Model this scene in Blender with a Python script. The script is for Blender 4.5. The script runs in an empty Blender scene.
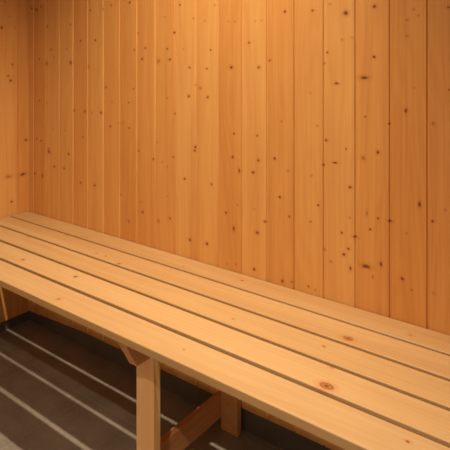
import bpy, bmesh, math, random
from mathutils import Vector
S = bpy.context.scene
COL = S.collection
S.view_settings.view_transform = 'Standard'
S.view_settings.look = 'None'
S.view_settings.gamma = 1.0
S.view_settings.exposure = 0.0
S.view_settings.use_curve_mapping = False

# room measures in metres: floor z = 0, camera stands at x = y = 0
BACK = 1.275          # face of the back panelling
LEFT = -2.023         # face of the left panelling
RIGHT = 1.35
FRONT = -1.45
CEIL = 2.42
TOP = 0.475           # top of the bench

# knots of the panelling: (across, height, radius across mm, radius along mm, strength)
BACK_KNOTS = [
    (-2, 1.34, 5.85, 5.13, 1), (-1.978, 0.64, 5.4, 4.68, 1), (-1.964, 0.79, 4.14, 3.6, 1), (-1.964, 1.331, 6.66, 5.76, 1), (-1.944, 0.95, 4.14, 3.6, 1),
    (-1.944, 1.123, 4.14, 3.6, 1), (-1.932, 0.783, 4.95, 4.32, 1), (-1.932, 1.344, 5.31, 4.68, 1), (-1.921, 0.637, 5.31, 9.99, 1), (-1.892, 0.941, 4.05, 3.51, 1),
    (-1.892, 1.105, 7.74, 6.75, 1), (-1.888, 1.26, 5.31, 4.59, 1), (-1.878, 0.754, 4.86, 4.23, 1), (-1.876, 0.743, 8.1, 7.02, 1), (-1.86, 1.162, 4.86, 4.23, 1),
    (-1.846, 0.838, 3.6, 3.15, 0.5), (-1.842, 1.13, 3.96, 3.51, 0.5), (-1.84, 0.685, 5.22, 4.5, 1), (-1.775, 0.686, 4.68, 4.14, 1), (-1.769, 0.84, 3.51, 3.06, 0.5),
    (-1.758, 1.164, 3.87, 3.42, 0.5), (-1.745, 0.747, 6.21, 5.4, 1), (-1.734, 1.259, 3.87, 3.33, 1), (-1.732, 1.108, 7.74, 6.75, 1), (-1.711, 0.92, 5.4, 4.68, 1),
    (-1.669, 0.643, 5.31, 4.59, 1), (-1.669, 1.192, 4.95, 4.32, 1), (-1.653, 0.821, 4.14, 3.6, 1), (-1.643, 0.921, 5.67, 4.95, 1), (-1.623, 1.091, 6.75, 5.85, 0.5),
    (-1.611, 1.307, 4.5, 3.87, 1), (-1.603, 0.919, 4.14, 3.6, 0.5), (-1.585, 0.645, 5.22, 4.5, 1), (-1.582, 1.192, 4.86, 4.23, 1), (-1.549, 0.921, 5.85, 5.13, 1),
    (-1.536, 1.307, 3.69, 3.15, 1), (-1.521, 1.016, 4.41, 3.78, 1), (-1.496, 0.873, 5.04, 4.41, 1), (-1.493, 1.319, 4.32, 3.78, 1), (-1.487, 0.964, 3.6, 3.15, 0.5),
    (-1.453, 0.887, 3.6, 3.06, 0.5), (-1.439, 0.632, 4.23, 3.69, 0.5), (-1.43, 0.889, 4.23, 3.69, 0.5), (-1.398, 0.543, 6.3, 5.49, 0.5), (-1.398, 0.965, 3.15, 2.7, 1),
    (-1.395, 0.875, 4.23, 3.69, 1), (-1.393, 1.321, 4.86, 4.23, 1), (-1.374, 1.015, 3.51, 3.06, 1), (-1.369, 1.151, 3.51, 2.97, 1), (-1.35, 1.209, 3.42, 2.97, 1),
    (-1.347, 0.798, 4.5, 3.87, 1), (-1.337, 0.621, 4.14, 3.6, 0.5), (-1.329, 1.119, 5.13, 4.5, 1), (-1.327, 0.587, 5.13, 4.5, 1), (-1.314, 1.157, 4.05, 3.51, 1),
    (-1.275, 0.777, 4.05, 3.51, 1), (-1.258, 0.836, 3.69, 3.15, 0.5), (-1.251, 0.57, 6.66, 5.76, 0.5), (-1.251, 1.111, 8.01, 6.93, 0.5), (-1.234, 0.772, 3.33, 2.88, 0.5),
    (-1.222, 1.26, 3.33, 2.88, 0.5), (-1.211, 0.659, 3.33, 2.88, 0.5), (-1.21, 0.759, 3.24, 2.88, 0.5), (-1.21, 0.989, 3.24, 2.88, 0.5), (-1.21, 1.152, 4.23, 3.69, 1),
    (-1.198, 0.588, 5.22, 4.59, 1), (-1.198, 1.116, 5.22, 4.59, 1), (-1.182, 0.794, 3.6, 3.15, 1), (-1.179, 1.205, 4.59, 3.96, 1), (-1.175, 0.938, 3.87, 3.42, 1),
    (-1.153, 1.295, 3.51, 3.06, 1), (-1.138, 1.15, 2.88, 2.52, 0.5), (-1.132, 0.728, 4.5, 3.87, 1), (-1.115, 0.997, 4.77, 4.14, 1), (-1.111, 1.09, 4.14, 3.6, 1),
    (-1.11, 0.534, 5.67, 4.95, 1), (-1.095, 1.248, 3.51, 3.06, 0.5), (-1.09, 0.824, 4.05, 3.6, 1), (-1.087, 0.836, 4.68, 4.14, 1), (-1.087, 1.034, 3.15, 2.7, 0.5),
    (-1.066, 1.025, 6.21, 5.4, 0.5), (-1.047, 1.238, 3.69, 3.24, 0.5), (-1.04, 1.086, 4.05, 3.51, 1), (-1.039, 0.536, 5.85, 5.13, 1), (-1.036, 0.997, 4.95, 4.32, 1),
    (-1.024, 1.145, 3.69, 3.24, 1), (-1.02, 0.726, 3.96, 3.51, 1), (-1.008, 1.285, 3.33, 2.88, 0.5), (-0.964, 0.646, 4.5, 3.96, 1), (-0.959, 0.491, 3.6, 3.15, 0.5),
    (-0.955, 1.23, 2.97, 2.61, 0.5), (-0.944, 1.091, 6.3, 5.49, 1), (-0.939, 0.819, 5.4, 4.68, 1), (-0.934, 0.604, 4.23, 7.92, 1), (-0.934, 0.891, 3.87, 3.33, 1),
    (-0.93, 1.229, 2.97, 2.61, 0.5), (-0.927, 0.497, 3.87, 3.33, 0.5), (-0.921, 0.677, 3.51, 3.06, 0.5), (-0.915, 0.781, 3.87, 7.2, 1), (-0.879, 1.164, 3.78, 3.33, 1),
    (-0.864, 0.782, 5.22, 4.5, 1), (-0.86, 0.498, 4.95, 4.23, 1), (-0.86, 0.676, 2.88, 2.52, 0.5), (-0.857, 1.227, 2.61, 2.25, 0.5), (-0.85, 0.891, 3.78, 3.24, 1),
    (-0.849, 0.607, 5.76, 5.04, 1), (-0.846, 0.82, 4.59, 3.96, 1), (-0.844, 1.091, 5.13, 4.5, 1), (-0.834, 1.227, 2.88, 2.52, 0.5), (-0.823, 0.645, 4.23, 3.69, 1),
    (-0.807, 1.111, 4.23, 3.69, 1), (-0.79, 0.831, 4.5, 3.87, 1), (-0.773, 0.723, 4.5, 3.87, 1), (-0.767, 0.938, 3.06, 2.7, 0.5), (-0.764, 0.488, 5.04, 4.32, 1),
    (-0.756, 1.248, 4.68, 4.05, 1), (-0.746, 0.801, 3.6, 3.15, 0.5), (-0.742, 0.673, 3.33, 2.88, 1), (-0.734, 0.493, 3.33, 2.88, 1), (-0.681, 0.493, 3.51, 3.06, 1),
    (-0.676, 1.022, 2.7, 2.34, 0.5), (-0.675, 0.671, 2.97, 2.52, 1), (-0.672, 0.797, 3.24, 2.79, 0.5), (-0.669, 1.246, 3.78, 3.24, 1), (-0.661, 0.489, 3.42, 2.97, 0.5),
    (-0.656, 0.934, 3.15, 2.79, 0.5), (-0.652, 0.72, 3.96, 3.42, 1), (-0.637, 0.83, 3.42, 2.97, 1), (-0.634, 1.102, 3.15, 2.7, 1), (-0.633, 0.604, 3.69, 3.24, 1),
    (-0.629, 0.897, 4.5, 3.87, 1), (-0.626, 1.131, 3.42, 2.97, 1), (-0.618, 1.26, 3.42, 2.97, 0.5), (-0.615, 0.576, 3.87, 3.42, 0.5), (-0.603, 0.84, 6.66, 2.88, 1),
    (-0.599, 1.049, 7.02, 3.06, 1), (-0.584, 0.659, 3.87, 3.33, 1), (-0.584, 1.164, 3.33, 2.88, 0.5), (-0.578, 0.603, 4.59, 4.05, 1), (-0.573, 1.233, 7.2, 6.21, 1),
    (-0.572, 0.879, 2.79, 2.43, 1), (-0.566, 0.621, 3.6, 3.15, 1), (-0.562, 0.702, 3.06, 2.7, 0.5), (-0.561, 0.781, 4.59, 3.96, 1), (-0.56, 0.571, 3.33, 6.21, 1),
    (-0.555, 1.168, 3.06, 2.61, 0.5), (-0.548, 0.655, 6.84, 2.97, 1), (-0.525, 0.86, 6.48, 5.67, 0.5), (-0.522, 1.065, 11.25, 4.86, 1), (-0.519, 0.966, 2.79, 2.43, 1),
    (-0.518, 0.586, 12.78, 5.58, 1), (-0.516, 0.721, 3.6, 6.66, 0.5), (-0.507, 0.682, 3.69, 3.24, 1), (-0.501, 0.564, 3.06, 5.76, 0.5), (-0.497, 1.118, 4.68, 4.05, 1),
    (-0.496, 1.245, 4.95, 4.32, 1), (-0.487, 0.713, 3.42, 2.97, 1), (-0.487, 0.879, 4.95, 4.32, 1), (-0.479, 0.601, 3.51, 6.57, 1), (-0.458, 0.952, 2.7, 2.34, 1),
    (-0.456, 0.712, 6.57, 2.88, 1), (-0.426, 0.577, 4.59, 3.96, 1), (-0.417, 0.986, 3.69, 6.93, 1), (-0.415, 0.69, 2.88, 2.52, 0.5), (-0.415, 1.167, 4.05, 3.51, 0.5),
    (-0.414, 1.206, 4.05, 3.51, 0.5), (-0.403, 0.556, 4.05, 3.51, 0.5), (-0.399, 1.231, 3.78, 3.33, 0.5), (-0.397, 1.042, 2.79, 2.43, 0.5), (-0.388, 1.216, 2.79, 2.43, 0.5),
    (-0.385, 0.765, 3.96, 7.47, 1), (-0.355, 0.73, 3.69, 3.24, 1), (-0.353, 0.561, 4.5, 1.98, 0.5), (-0.353, 0.96, 5.04, 4.41, 0.5), (-0.327, 0.761, 2.97, 2.61, 0.5),
    (-0.32, 1.231, 3.6, 3.15, 1), (-0.318, 1.04, 2.7, 2.34, 1),
]
LEFT_KNOTS = [
    (1.153, 1.252, 6.3, 5.4, 1), (1.167, 1.36, 4.5, 3.9, 0.5), (1.182, 0.637, 14.9, 6.5, 0.5), (1.182, 1.054, 4.5, 3.9, 1), (1.188, 1.3, 4.5, 3.9, 0.5),
    (1.192, 1.035, 5.9, 5.1, 1), (1.197, 0.53, 5.5, 4.7, 1), (1.2, 1.102, 4.6, 4, 1), (1.215, 1.257, 3.7, 3.2, 0.5), (1.248, 0.636, 13.9, 6, 1),
    (1.262, 0.78, 6.1, 5.3, 1), (1.275, 0.948, 6.1, 5.3, 1), (1.278, 1.346, 6.1, 5.3, 1), (1.28, 0.789, 5.6, 4.9, 1),
]
# knots of the bench top in metres
BENCH_KNOTS = [
    (-1.194, 0.841, 0.00838, 0.0067, 0.5), (-0.497, 1.117, 0.01088, 0.00768, 2), (-0.525, 1.054, 0.00413, 0.0033, 1), (-0.456, 0.926, 0.01326, 0.00936, 2), (-0.282, 0.87, 0.00413, 0.0033, 1),
    (-0.389, 1.218, 0.00637, 0.0051, 0.5), (-0.475, 0.989, 0.00512, 0.0041, 0.5), (-1.527, 0.943, 0.00675, 0.0054, 1), (-1.281, 0.96, 0.00662, 0.0053, 1), (-1.385, 1.122, 0.00413, 0.0033, 1),
    (-1.342, 1.124, 0.00413, 0.0033, 1), (-1.257, 1.106, 0.00625, 0.005, 1), (-1.547, 1.211, 0.00675, 0.0054, 0.5), (-1.711, 1.077, 0.00675, 0.0054, 0.5), (-1.623, 1.177, 0.00687, 0.0055, 0.5),
    (-0.875, 1.235, 0.00475, 0.0038, 1), (-1.08, 1.209, 0.00387, 0.0031, 1), (-0.763, 0.857, 0.0025, 0.002, 1), (-0.759, 1.033, 0.00487, 0.0039, 0.5),
]
# boards whose own colour stands out, by the joint on their right-hand side
BOARD_TONES = {
    -0.37: ((203,139,70),(181,111,50)),
    -0.46: ((210,149,79),(190,123,60)),
    -0.28: ((206,144,76),(187,118,57)),
}

# ---------------------------------------------------------------- materials
def lin(c):
    return tuple(((v/255)/12.92 if v/255 <= 0.04045 else ((v/255+0.055)/1.055)**2.4) for v in c) + (1.0,)

class NT:
    def __init__(self, name):
        self.m = bpy.data.materials.new(name)
        self.m.use_nodes = True
        self.t = self.m.node_tree
        self.t.nodes.clear()
        self.out = self.t.nodes.new('ShaderNodeOutputMaterial')
        self.b = self.t.nodes.new('ShaderNodeBsdfPrincipled')
        self.t.links.new(self.b.outputs[0], self.out.inputs[0])
    def put(self, sock, v):
        if hasattr(v, 'is_output'):
            self.t.links.new(v, sock)
        elif v is not None:
            sock.default_value = v
    def math(self, op, a, b=None, c=None, clamp=False):
        n = self.t.nodes.new('ShaderNodeMath'); n.operation = op; n.use_clamp = clamp
        for s, v in zip(n.inputs, (a, b, c)): self.put(s, v)
        return n.outputs[0]
    def vec(self, op, a, b=None, c=None):
        n = self.t.nodes.new('ShaderNodeVectorMath'); n.operation = op
        for s, v in zip(n.inputs, (a, b, c)): self.put(s, v)
        return n.outputs['Value'] if op == 'LENGTH' else n.outputs['Vector']
    def noise(self, v, scale, detail=3.0, rough=0.55, color=False):
        n = self.t.nodes.new('ShaderNodeTexNoise')
        self.put(n.inputs['Vector'], v)
        n.inputs['Scale'].default_value = scale
        n.inputs['Detail'].default_value = detail
        n.inputs['Roughness'].default_value = rough
        return n.outputs['Color' if color else 'Fac']
    def ramp(self, v, a, b, lo=0.0, hi=1.0, smooth=True):
        n = self.t.nodes.new('ShaderNodeMapRange')
        n.interpolation_type = 'SMOOTHSTEP' if smooth else 'LINEAR'
        self.put(n.inputs['Value'], v)
        for k, x in zip(('From Min', 'From Max', 'To Min', 'To Max'), (a, b, lo, hi)):
            n.inputs[k].default_value = x
        return n.outputs['Result']
    def mix(self, f, a, b, mode='MIX'):
        n = self.t.nodes.new('ShaderNodeMix'); n.data_type = 'RGBA'; n.blend_type = mode
        self.put(n.inputs[0], f); self.put(n.inputs[6], a); self.put(n.inputs[7], b)
        return n.outputs[2]
    def bump(self, h, strength, dist):
        n = self.t.nodes.new('ShaderNodeBump')
        n.inputs['Strength'].default_value = strength
        n.inputs['Distance'].default_value = dist
        self.put(n.inputs['Height'], h)
        self.put(self.b.inputs['Normal'], n.outputs[0])
    def coord(self):
        return self.t.nodes.new('ShaderNodeTexCoord').outputs['Object']

AX = {'x': 0, 'y': 1, 'z': 2}
def wood(name, base, dark, across, along, knots=(), seed=0, rough=0.42, contrast=1.0, knot_col=(88, 36, 15), spec=0.4):
    """Knotty pine: streaks run along one object axis; each knot is an ellipse
    (across, along, radius across, radius along, strength) on the board."""
    n = NT(name)
    o = n.coord()
    rnd = random.Random(seed)
    off = [rnd.uniform(-20, 20) for _ in range(3)]
    def scaled(a, l, third):
        s = [third]*3; s[AX[across]] = a; s[AX[along]] = l
        return n.vec('MULTIPLY_ADD', o, tuple(s), tuple(off))
    broad = n.noise(scaled(26, 0.9, 8), 1.0, 3.0, 0.5)
    fine = n.noise(scaled(170, 2.2, 40), 1.0, 3.0, 0.6)
    blotch = n.noise(scaled(7, 2.0, 4), 1.0, 2.0, 0.5)
    f1 = n.ramp(broad, 0.34, 0.70)
    f2 = n.ramp(fine, 0.38, 0.72)
    f3 = n.ramp(blotch, 0.3, 0.7)
    f = n.math('MULTIPLY_ADD', f1, 0.50*contrast, n.math('MULTIPLY_ADD', f2, 0.26*contrast, n.math('MULTIPLY', f3, 0.22*contrast)), clamp=True)
    flow = n.noise(scaled(9, 1.1, 4), 1.0, 2.0, 0.5)              # slow arches of the growth rings
    sep = n.t.nodes.new('ShaderNodeSeparateXYZ'); n.put(sep.inputs[0], o)
    ring = n.math('SINE', n.math('MULTIPLY_ADD', flow, 75.0, n.math('MULTIPLY', sep.outputs[AX[across]], 260.0)))
    f = n.math('MULTIPLY_ADD', ring, 0.10*contrast, f, clamp=True)
    col = n.mix(f, lin(base), lin(dark))
    if knots:
        wob = n.noise(scaled(90, 90, 90), 1.0, 2.0, 0.5, True)
        p = n.vec('MULTIPLY_ADD', wob, (0.005,)*3, n.vec('ADD', o, (-0.0025,)*3))
        chains = {}
        for a, l, ra, rl, s in knots:
            sc = [0.0]*3; of = [0.0]*3
            sc[AX[across]] = 1/ra; sc[AX[along]] = 1/rl
            of[AX[across]] = -a/ra; of[AX[along]] = -l/rl
            d = n.vec('LENGTH', n.vec('MULTIPLY_ADD', p, tuple(sc), tuple(of)))
            k = 'ring' if s > 1.5 else ('dark' if s > 0.75 else 'pale')
            chains[k] = d if k not in chains else n.math('MINIMUM', chains[k], d)
        for k, d in chains.items():
            halo = n.math('MULTIPLY', n.ramp(d, 2.6, 1.0), 0.30 if k != 'pale' else 0.18)
            col = n.mix(halo, col, lin((176, 92, 38)))
            if k == 'ring':
                col = n.mix(n.math('MULTIPLY', n.ramp(d, 1.25, 0.95), 0.75), col, lin((124, 72, 32)))
                col = n.mix(n.math('MULTIPLY', n.ramp(d, 0.80, 0.60), 0.6), col, lin((176, 112, 56)))
                col = n.mix(n.math('MULTIPLY', n.ramp(d, 0.42, 0.25), 0.75), col, lin((70, 34, 12)))
            else:
                core = n.math('MULTIPLY', n.ramp(d, 1.2, 0.35), 0.84 if k == 'dark' else 0.42)
                col = n.mix(core, col, lin(knot_col))
    n.put(n.b.inputs['Base Color'], col)
    n.put(n.b.inputs['Roughness'], n.ramp(fine, 0.2, 0.8, rough-0.05, rough+0.08))
    n.b.inputs['Specular IOR Level'].default_value = spec
    n.bump(fine, 0.25, 0.0006)
    return n.m

def tile_mat(name, size, ox, oy, across, up, grout=(168, 154, 136), tone=1.0):
    n = NT(name)
    o = n.coord()
    sep = n.t.nodes.new('ShaderNodeSeparateXYZ'); n.put(sep.inputs[0], o)
    def line(sock, offset):
        f = n.math('FRACT', n.math('MULTIPLY_ADD', sock, 1/size, -offset/size + 100))
        return n.math('ABSOLUTE', n.math('SUBTRACT', f, 0.5))          # 0.5 on the joint
    d = line(sep.outputs[AX[across]], ox)
    if up is not None:
        d = n.math('MAXIMUM', d, line(sep.outputs[AX[up]], oy))
    joint = n.ramp(d, 0.5-0.0022/size, 0.5-0.0008/size)
    mottled = n.noise(o, 9.0, 5.0, 0.6)
    speck = n.noise(o, 90.0, 3.0, 0.6)
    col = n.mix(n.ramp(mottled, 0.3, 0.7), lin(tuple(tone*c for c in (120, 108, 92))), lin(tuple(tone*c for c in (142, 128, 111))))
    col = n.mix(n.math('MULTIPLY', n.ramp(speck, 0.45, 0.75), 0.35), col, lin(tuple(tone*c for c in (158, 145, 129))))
    col = n.mix(n.math('MULTIPLY', joint, 0.35), col, lin(grout))
    n.put(n.b.inputs['Base Color'], col)
    n.put(n.b.inputs['Roughness'], n.ramp(mottled, 0.2, 0.8, 0.50, 0.62))
    n.b.inputs['Specular IOR Level'].default_value = 1.0
    h = n.math('SUBTRACT', n.math('MULTIPLY', mottled, 0.3), joint)
    n.bump(h, 0.3, 0.001)
    return n.m

def plain(name, c, rough=0.5, metal=0.0, emit=None, power=0.0):
    n = NT(name)
    v = n.noise(n.coord(), 30.0, 3.0)
    dk = tuple(x*0.93 for x in c)
    n.put(n.b.inputs['Base Color'], n.mix(v, lin(c), lin(dk)))
    n.b.inputs['Roughness'].default_value = rough
    n.b.inputs['Metallic'].default_value = metal
    if emit:
        n.b.inputs['Emission Color'].default_value = lin(emit)
        n.b.inputs['Emission Strength'].default_value = power
    return n.m

# ---------------------------------------------------------------- mesh helpers
def link(name, bm, mats, parent=None, smooth=False):
    bmesh.ops.recalc_face_normals(bm, faces=bm.faces[:])
    me = bpy.data.meshes.new(name)
    bm.to_mesh(me); bm.free()
    for m in (mats if isinstance(mats, (list, tuple)) else [mats]): me.materials.append(m)
    if smooth:
        for p in me.polygons: p.use_smooth = True
    ob = bpy.data.objects.new(name, me)
    COL.objects.link(ob)
    if parent: ob.parent = parent
    return ob

def structure(ob):
    ob['kind'] = 'structure'
    return ob

def prism(bm, pts, lo, hi, place, mat=0):
    """Extrude a 2-D outline; place(a, b, t) turns outline point and depth into 3-D."""
    A = [bm.verts.new(place(a, b, lo)) for a, b in pts]
    B = [bm.verts.new(place(a, b, hi)) for a, b in pts]
    n = len(pts)
    fs = [bm.faces.new(A), bm.faces.new(B[::-1])]
    for i in range(n):
        fs.append(bm.faces.new((A[i], B[i], B[(i+1) % n], A[(i+1) % n])))
    for f in fs: f.material_index = mat
    return fs

def box(bm, x0, x1, y0, y1, z0, z1):
    return prism(bm, [(x0, y0), (x1, y0), (x1, y1), (x0, y1)], z0, z1, lambda a, b, t: (a, b, t))

def soften(bm, w, seg=2, verts=None):
    bmesh.ops.remove_doubles(bm, verts=bm.verts[:], dist=1e-6)
    edges = [e for e in bm.edges if len(e.link_faces) == 2 and e.calc_face_angle(0) > 0.3]
    bmesh.ops.bevel(bm, geom=edges, offset=w, segments=seg, profile=0.5, affect='EDGES', clamp_overlap=True)

# ---------------------------------------------------------------- panelled walls
def panelling(name, lo, hi, joints, place, bottom, top, mats, pick):
    """Tongue-and-groove boards: chamfered edges with a narrow sunk joint between them."""
    edges = [lo] + [j for j in joints if lo < j < hi] + [hi]
    bm = bmesh.new()
    CH, DEEP, SLOT = 0.0024, 0.0040, 0.0013
    BACKD = 0.014
    for i in range(len(edges)-1):
        a, b = edges[i], edges[i+1]
        first, last = i == 0, i == len(edges)-2
        prof = []
        if first: prof += [(a, BACKD), (a, 0)]
        else: prof += [(a, BACKD), (a, DEEP), (a+SLOT, DEEP), (a+SLOT+CH*0.75, DEEP*0.22), (a+SLOT+CH*1.1, 0)]
        if last: prof += [(b, 0), (b, BACKD)]
        else: prof += [(b-SLOT-CH*1.1, 0), (b-SLOT-CH*0.75, DEEP*0.22), (b-SLOT, DEEP), (b, DEEP), (b, BACKD)]
        A = [bm.verts.new(place(u, d, bottom(u))) for u, d in prof]
        B = [bm.verts.new(place(u, d, top)) for u, d in prof]
        n = len(prof)
        fs = [bm.faces.new(A), bm.faces.new(B[::-1])]
        for k in range(n): fs.append(bm.faces.new((A[k], B[k], B[(k+1) % n], A[(k+1) % n])))
        for f in fs: f.material_index = pick(i, a, b)
    return structure(link(name, bm, mats))

def interp(u, table):
    for (a, va), (b, vb) in zip(table, table[1:]):
        if u <= b: return va + (vb-va)*max(0, (u-a))/(b-a)
    return table[-1][1]

PINE = (222, 150, 80); PINE_DARK = (190, 108, 44)
rnd = random.Random(5)
joints = [-0.366 - 0.09*k for k in range(-20, 19)]
joints.sort()
edges = [LEFT] + [j for j in joints if LEFT < j < RIGHT] + [RIGHT]
# tone of each board: (light, dark)
TONE = {}
def tone_of(x):
    t = [((212,155,86),(197,132,67)), ((210,151,82),(194,127,63)), ((214,158,89),(199,136,71)), ((209,149,80),(191,125,61))]
    return t[rnd.randrange(4)]
wall_mats = []
for i in range(len(edges)-1):
    a, b = edges[i], edges[i+1]
    ks = [(u, v, ru/1000, rv/1000, s) for u, v, ru, rv, s in BACK_KNOTS if a-ru/1000 <= u < b+ru/1000]
    for _ in range(5):                                   # knots on the stretches out of sight
        z = rnd.choice([rnd.uniform(1.42, 2.4), rnd.uniform(0.1, 0.46), rnd.uniform(1.42, 2.4)])
        r = rnd.uniform(0.003, 0.006)
        ks.append((rnd.uniform(a+0.01, b-0.01), z, r, r*rnd.uniform(0.8, 1.5), 1))
    if a > -0.29:
        for _ in range(9):
            r = rnd.uniform(0.003, 0.006)
            ks.append((rnd.uniform(a+0.01, b-0.01), rnd.uniform(0.5, 1.4), r, r*rnd.uniform(0.8, 1.5), 1))
    l, d = BOARD_TONES.get(round(b-0.004, 2), tone_of(a))
    wall_mats.append(wood('pine_board_back_%d' % i, l, d, 'x', 'z', ks, seed=100+i, rough=0.40))
back_bottom = lambda u: interp(u, [(-2.1, 0.046), (-2.0, 0.050), (-1.65, 0.071), (-0.9, 0.073), (-0.7, 0.078), (3, 0.078)])
panelling('wall_back', LEFT, RIGHT, joints, lambda u, d, z: (u, BACK+d, z), back_bottom, CEIL, wall_mats, lambda i, a, b: i)

ljoints = [BACK - 0.052 - 0.09*k for k in range(40)]
ljoints.sort()
ledges = [FRONT] + [j for j in ljoints if FRONT < j < BACK] + [BACK]
left_mats = []
for i in range(6):
    a, b = ledges[-1-6+i], ledges[-6+i]
    ks = [(u, v, ru/1000, rv/1000, s) for u, v, ru, rv, s in LEFT_KNOTS if a <= u < b]
    for _ in range(8):
        z = rnd.uniform(1.42, 2.4) if b > 1.1 else rnd.uniform(0.1, 2.4)
        r = rnd.uniform(0.003, 0.006)
        ks.append((rnd.uniform(a+0.01, b-0.01), z, r, r*rnd.uniform(0.8, 1.5), 1))
    l, d = tone_of(a)
    left_mats.append(wood('pine_board_left_%d' % i, l, d, 'y', 'z', ks, seed=300+i, rough=0.40))
nl = len(ledges)-1
panelling('wall_left', FRONT, BACK, ljoints, lambda u, d, z: (LEFT-d, u, z), lambda u: 0.046, CEIL,
          left_mats, lambda i, a, b: (i-(nl-6)) if i >= nl-6 else i % 3)

# the sides out of sight are plain white plaster
plaster = plain('white_plaster', (226, 223, 216), 0.8)
def slab(name, *d):
    bm = bmesh.new(); box(bm, *d)
    return structure(link(name, bm, plaster))
slab('wall_right', RIGHT, RIGHT+0.03, FRONT-0.03, BACK+0.014, 0, CEIL)
slab('wall_front', LEFT-0.014, RIGHT, FRONT-0.03, FRONT, 0, CEIL)
slab('ceiling', LEFT-0.014, RIGHT+0.03, FRONT-0.03, BACK+0.014, CEIL, CEIL+0.02)

# ---------------------------------------------------------------- floor and tiled skirting
fl = bmesh.new()
box(fl, LEFT-0.03, RIGHT+0.03, FRONT-0.03, BACK+0.03, -0.03, 0.0)
structure(link('floor', fl, tile_mat('brown_floor_tile', 0.3085, -1.411, 1.102, 'x', 'y')))
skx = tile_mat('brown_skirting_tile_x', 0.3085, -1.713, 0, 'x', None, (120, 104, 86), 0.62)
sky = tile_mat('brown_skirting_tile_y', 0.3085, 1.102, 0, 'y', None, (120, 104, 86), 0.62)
def skirt(name, x0, x1, y0, y1, m):
    bm = bmesh.new(); box(bm, x0, x1, y0, y1, 0.0, 0.09)
    structure(link(name, bm, m))
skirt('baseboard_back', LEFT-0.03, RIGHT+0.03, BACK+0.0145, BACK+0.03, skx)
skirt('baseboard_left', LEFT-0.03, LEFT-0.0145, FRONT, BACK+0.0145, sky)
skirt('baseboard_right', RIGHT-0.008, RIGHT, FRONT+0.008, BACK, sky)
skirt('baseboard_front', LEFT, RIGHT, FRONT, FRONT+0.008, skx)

# ---------------------------------------------------------------- the bench
BX, BY = -0.90, 1.04                                     # the Empty at its base
bench = bpy.data.objects.new('slatted_bench', None)
COL.objects.link(bench)
bench.location = (BX, BY, 0)
bench.empty_display_size = 0.2
bench['label'] = 'long pale pine slatted bench on plank legs against the knotty panelled wall'
bench['category'] = 'bench'
X0, X1 = LEFT+0.004, 0.30
SLATS = [(1.1905, 1.2725), (1.0975, 1.1820), (1.0045, 1.0870), (0.9110, 0.9935), (0.8140, 0.8985)]
ST = 0.020
BT = [((182,142,92),(166,119,70)), ((188,148,97),(173,127,78)), ((190,151,100),(176,131,80)), ((192,154,104),(179,135,83)), ((190,154,106),(178,136,86))]
for i, (y0, y1) in enumerate(SLATS):
    ks = [(u-BX, v-BY, ra, rl, s) for u, v, ra, rl, s in BENCH_KNOTS if y0-0.004 <= v <= y1+0.004]
    ks = [(v, u, rl, ra, s) for u, v, ra, rl, s in ks]
    m = wood('pale_pine_slat_%d' % i, *BT[i], 'y', 'x', ks, seed=500+i, rough=0.45, contrast=0.9, knot_col=(108, 56, 20))
    bm = bmesh.new()
    box(bm, X0-BX, X1-BX, y0-BY, y1-BY, TOP-ST, TOP)
    soften(bm, 0.0028, 3)
    link('slat', bm, m, bench)
leg_mat = wood('pine_leg', (242,195,133), (231,177,115), 'x', 'z', (), seed=520, rough=0.5, contrast=0.9)
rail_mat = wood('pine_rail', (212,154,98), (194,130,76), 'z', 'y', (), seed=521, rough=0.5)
UND = TOP-ST
def frame(dx):
    a, b = -0.965+dx, -0.904+dx                          # leg plank
    n0, n1 = -0.945+dx, -0.918+dx                        # the bearer let into its top
    for y0, y1 in ((0.905, 0.929), (1.250, 1.272)):
        out = [(a, 0.0), (b, 0.0), (b, UND), (n1, UND), (n1, 0.381), (n0, 0.381), (n0, UND), (a, UND)]
        bm = bmesh.new()
        prism(bm, [(x-BX, z) for x, z in out], y0-BY, y1-BY, lambda p, q, t: (p, t, q))
        soften(bm, 0.0018, 2)
        link('leg', bm, leg_mat if y0 < 1 else rail_mat, bench)  # rear legs get the darker rail wood to mimic shade under the bench
    out = [(0.832, UND), (0.832, 0.437), (0.863, 0.3805), (1.268, 0.3805), (1.268, UND)]
    bm = bmesh.new()
    prism(bm, [(y-BY, z) for y, z in out], n0-BX, n1-BX, lambda p, q, t: (t, p, q))
    soften(bm, 0.0012, 2)
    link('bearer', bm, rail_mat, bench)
    bm = bmesh.new()
    box(bm, a-0.020-BX, a-BX, 0.905-BY, 1.272-BY, 0.033, 0.1005)
    soften(bm, 0.0015, 2)
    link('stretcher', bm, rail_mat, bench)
frame(0.0)
frame(1.0)
bm = bmesh.new()
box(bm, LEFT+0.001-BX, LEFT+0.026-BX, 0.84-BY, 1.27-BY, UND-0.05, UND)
link('wall_ledger', bm, rail_mat, bench)

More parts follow.
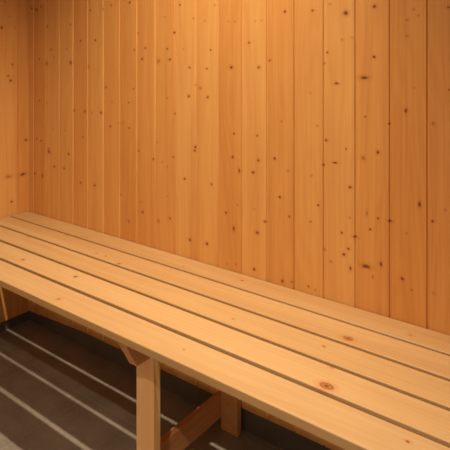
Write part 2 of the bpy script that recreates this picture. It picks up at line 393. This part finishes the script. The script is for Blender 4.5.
# ---------------------------------------------------------------- ceiling downlights
metal = plain('brushed_nickel', (190, 182, 170), 0.35, 1.0)
glass = plain('lit_lamp_face', (255, 240, 215), 0.3, 0.0, (255, 214, 160), 6.0)
def lathe(bm, prof, seg=40):
    rings = [[bm.verts.new((r*math.cos(2*math.pi*k/seg), r*math.sin(2*math.pi*k/seg), z)) for k in range(seg)] for r, z in prof]
    for A, B in zip(rings, rings[1:]):
        for k in range(seg): bm.faces.new((A[k], A[(k+1) % seg], B[(k+1) % seg], B[k]))
    return rings
def downlight(x, y, label, power, cone, blend, tilt=0):
    root = bpy.data.objects.new('ceiling_downlight', None)
    COL.objects.link(root); root.location = (x, y, CEIL)
    root['label'] = label; root['category'] = 'lamp'; root['group'] = 'ceiling downlights'
    bm = bmesh.new()
    r = lathe(bm, [(0.030, -0.003), (0.033, -0.006), (0.044, -0.005), (0.047, -0.0005), (0.030, -0.0005), (0.030, -0.003)])
    bmesh.ops.remove_doubles(bm, verts=bm.verts[:], dist=1e-6)
    link('trim_ring', bm, metal, root, True)
    bm = bmesh.new()
    r = lathe(bm, [(0.0295, -0.0006), (0.0295, -0.0025), (0.012, -0.0035)])
    bm.faces.new(r[-1]); bm.faces.new(r[0][::-1])
    link('lamp_face', bm, glass, root)
    ld = bpy.data.lights.new('downlight_beam', 'SPOT')
    ld.energy = power; ld.color = LAMP_COL
    ld.spot_size = math.radians(cone); ld.spot_blend = blend
    ld.shadow_soft_size = 0.018
    lo = bpy.data.objects.new('downlight_beam', ld)
    COL.objects.link(lo); lo.parent = root; lo.location = (0, 0, -0.03)
    lo.rotation_euler = (0, math.radians(tilt), 0)      # the lamp swivels in its ring
    return root
LAMP_COL = (1.0, 0.87, 0.70)
P1, P2, P3 = 212, 112, 7
downlight(-0.74, 0.71, 'round ceiling downlight nearest the back wall above the bench', P1, 93, 1.0, 11)
downlight(0.0, -0.54, 'round ceiling downlight in the middle of the room, behind the viewer', P2, 130, 1.0)

# added frontal fill light, shaped as an unseen frosted lamp behind the viewer
fill_root = bpy.data.objects.new('added_fill_lamp', None)
COL.objects.link(fill_root); fill_root.location = (-0.20, FRONT, 1.75)
fill_root['label'] = 'added fill light shaped as a round frosted lamp with nickel base, unseen behind the viewer'
fill_root['category'] = 'lamp'
def turned(prof, name, m):
    bm = bmesh.new()
    rings = lathe(bm, prof)
    bm.faces.new(rings[0][::-1]); bm.faces.new(rings[-1])
    for v in bm.verts: v.co = Vector((v.co.x, v.co.z, v.co.y))
    return link(name, bm, m, fill_root, True)
turned([(0.088, 0.001), (0.088, 0.018), (0.080, 0.024), (0.074, 0.024)], 'base', metal)
turned([(0.074, 0.0245)] + [(0.074*math.cos(t*math.pi/16), 0.0245+0.05*math.sin(t*math.pi/16)) for t in range(1, 8)], 'fill_globe',
       plain('fill_lamp_glass', (255, 244, 226), 0.4, 0.0, (255, 222, 176), 3.0))
ld = bpy.data.lights.new('fill_light', 'POINT')
ld.energy = P3; ld.color = LAMP_COL; ld.shadow_soft_size = 0.07
lo = bpy.data.objects.new('fill_light', ld)
COL.objects.link(lo); lo.parent = fill_root; lo.location = (0, 0.16, 0)

# ---------------------------------------------------------------- world and camera
w = bpy.data.worlds.new('World'); S.world = w; w.use_nodes = True
w.node_tree.nodes['Background'].inputs[0].default_value = (1.0, 0.8, 0.6, 1)
w.node_tree.nodes['Background'].inputs[1].default_value = 0.05

cd = bpy.data.cameras.new('Camera'); cam = bpy.data.objects.new('Camera', cd)
COL.objects.link(cam)
cam.location = (0, 0, 1.095)
cam.rotation_euler = (math.pi/2, 0, math.atan2(397, 523))
cd.sensor_width = 36; cd.sensor_fit = 'HORIZONTAL'
cd.lens = 523/450*36
cd.shift_y = -159/450
cd.clip_start = 0.02
S.camera = cam
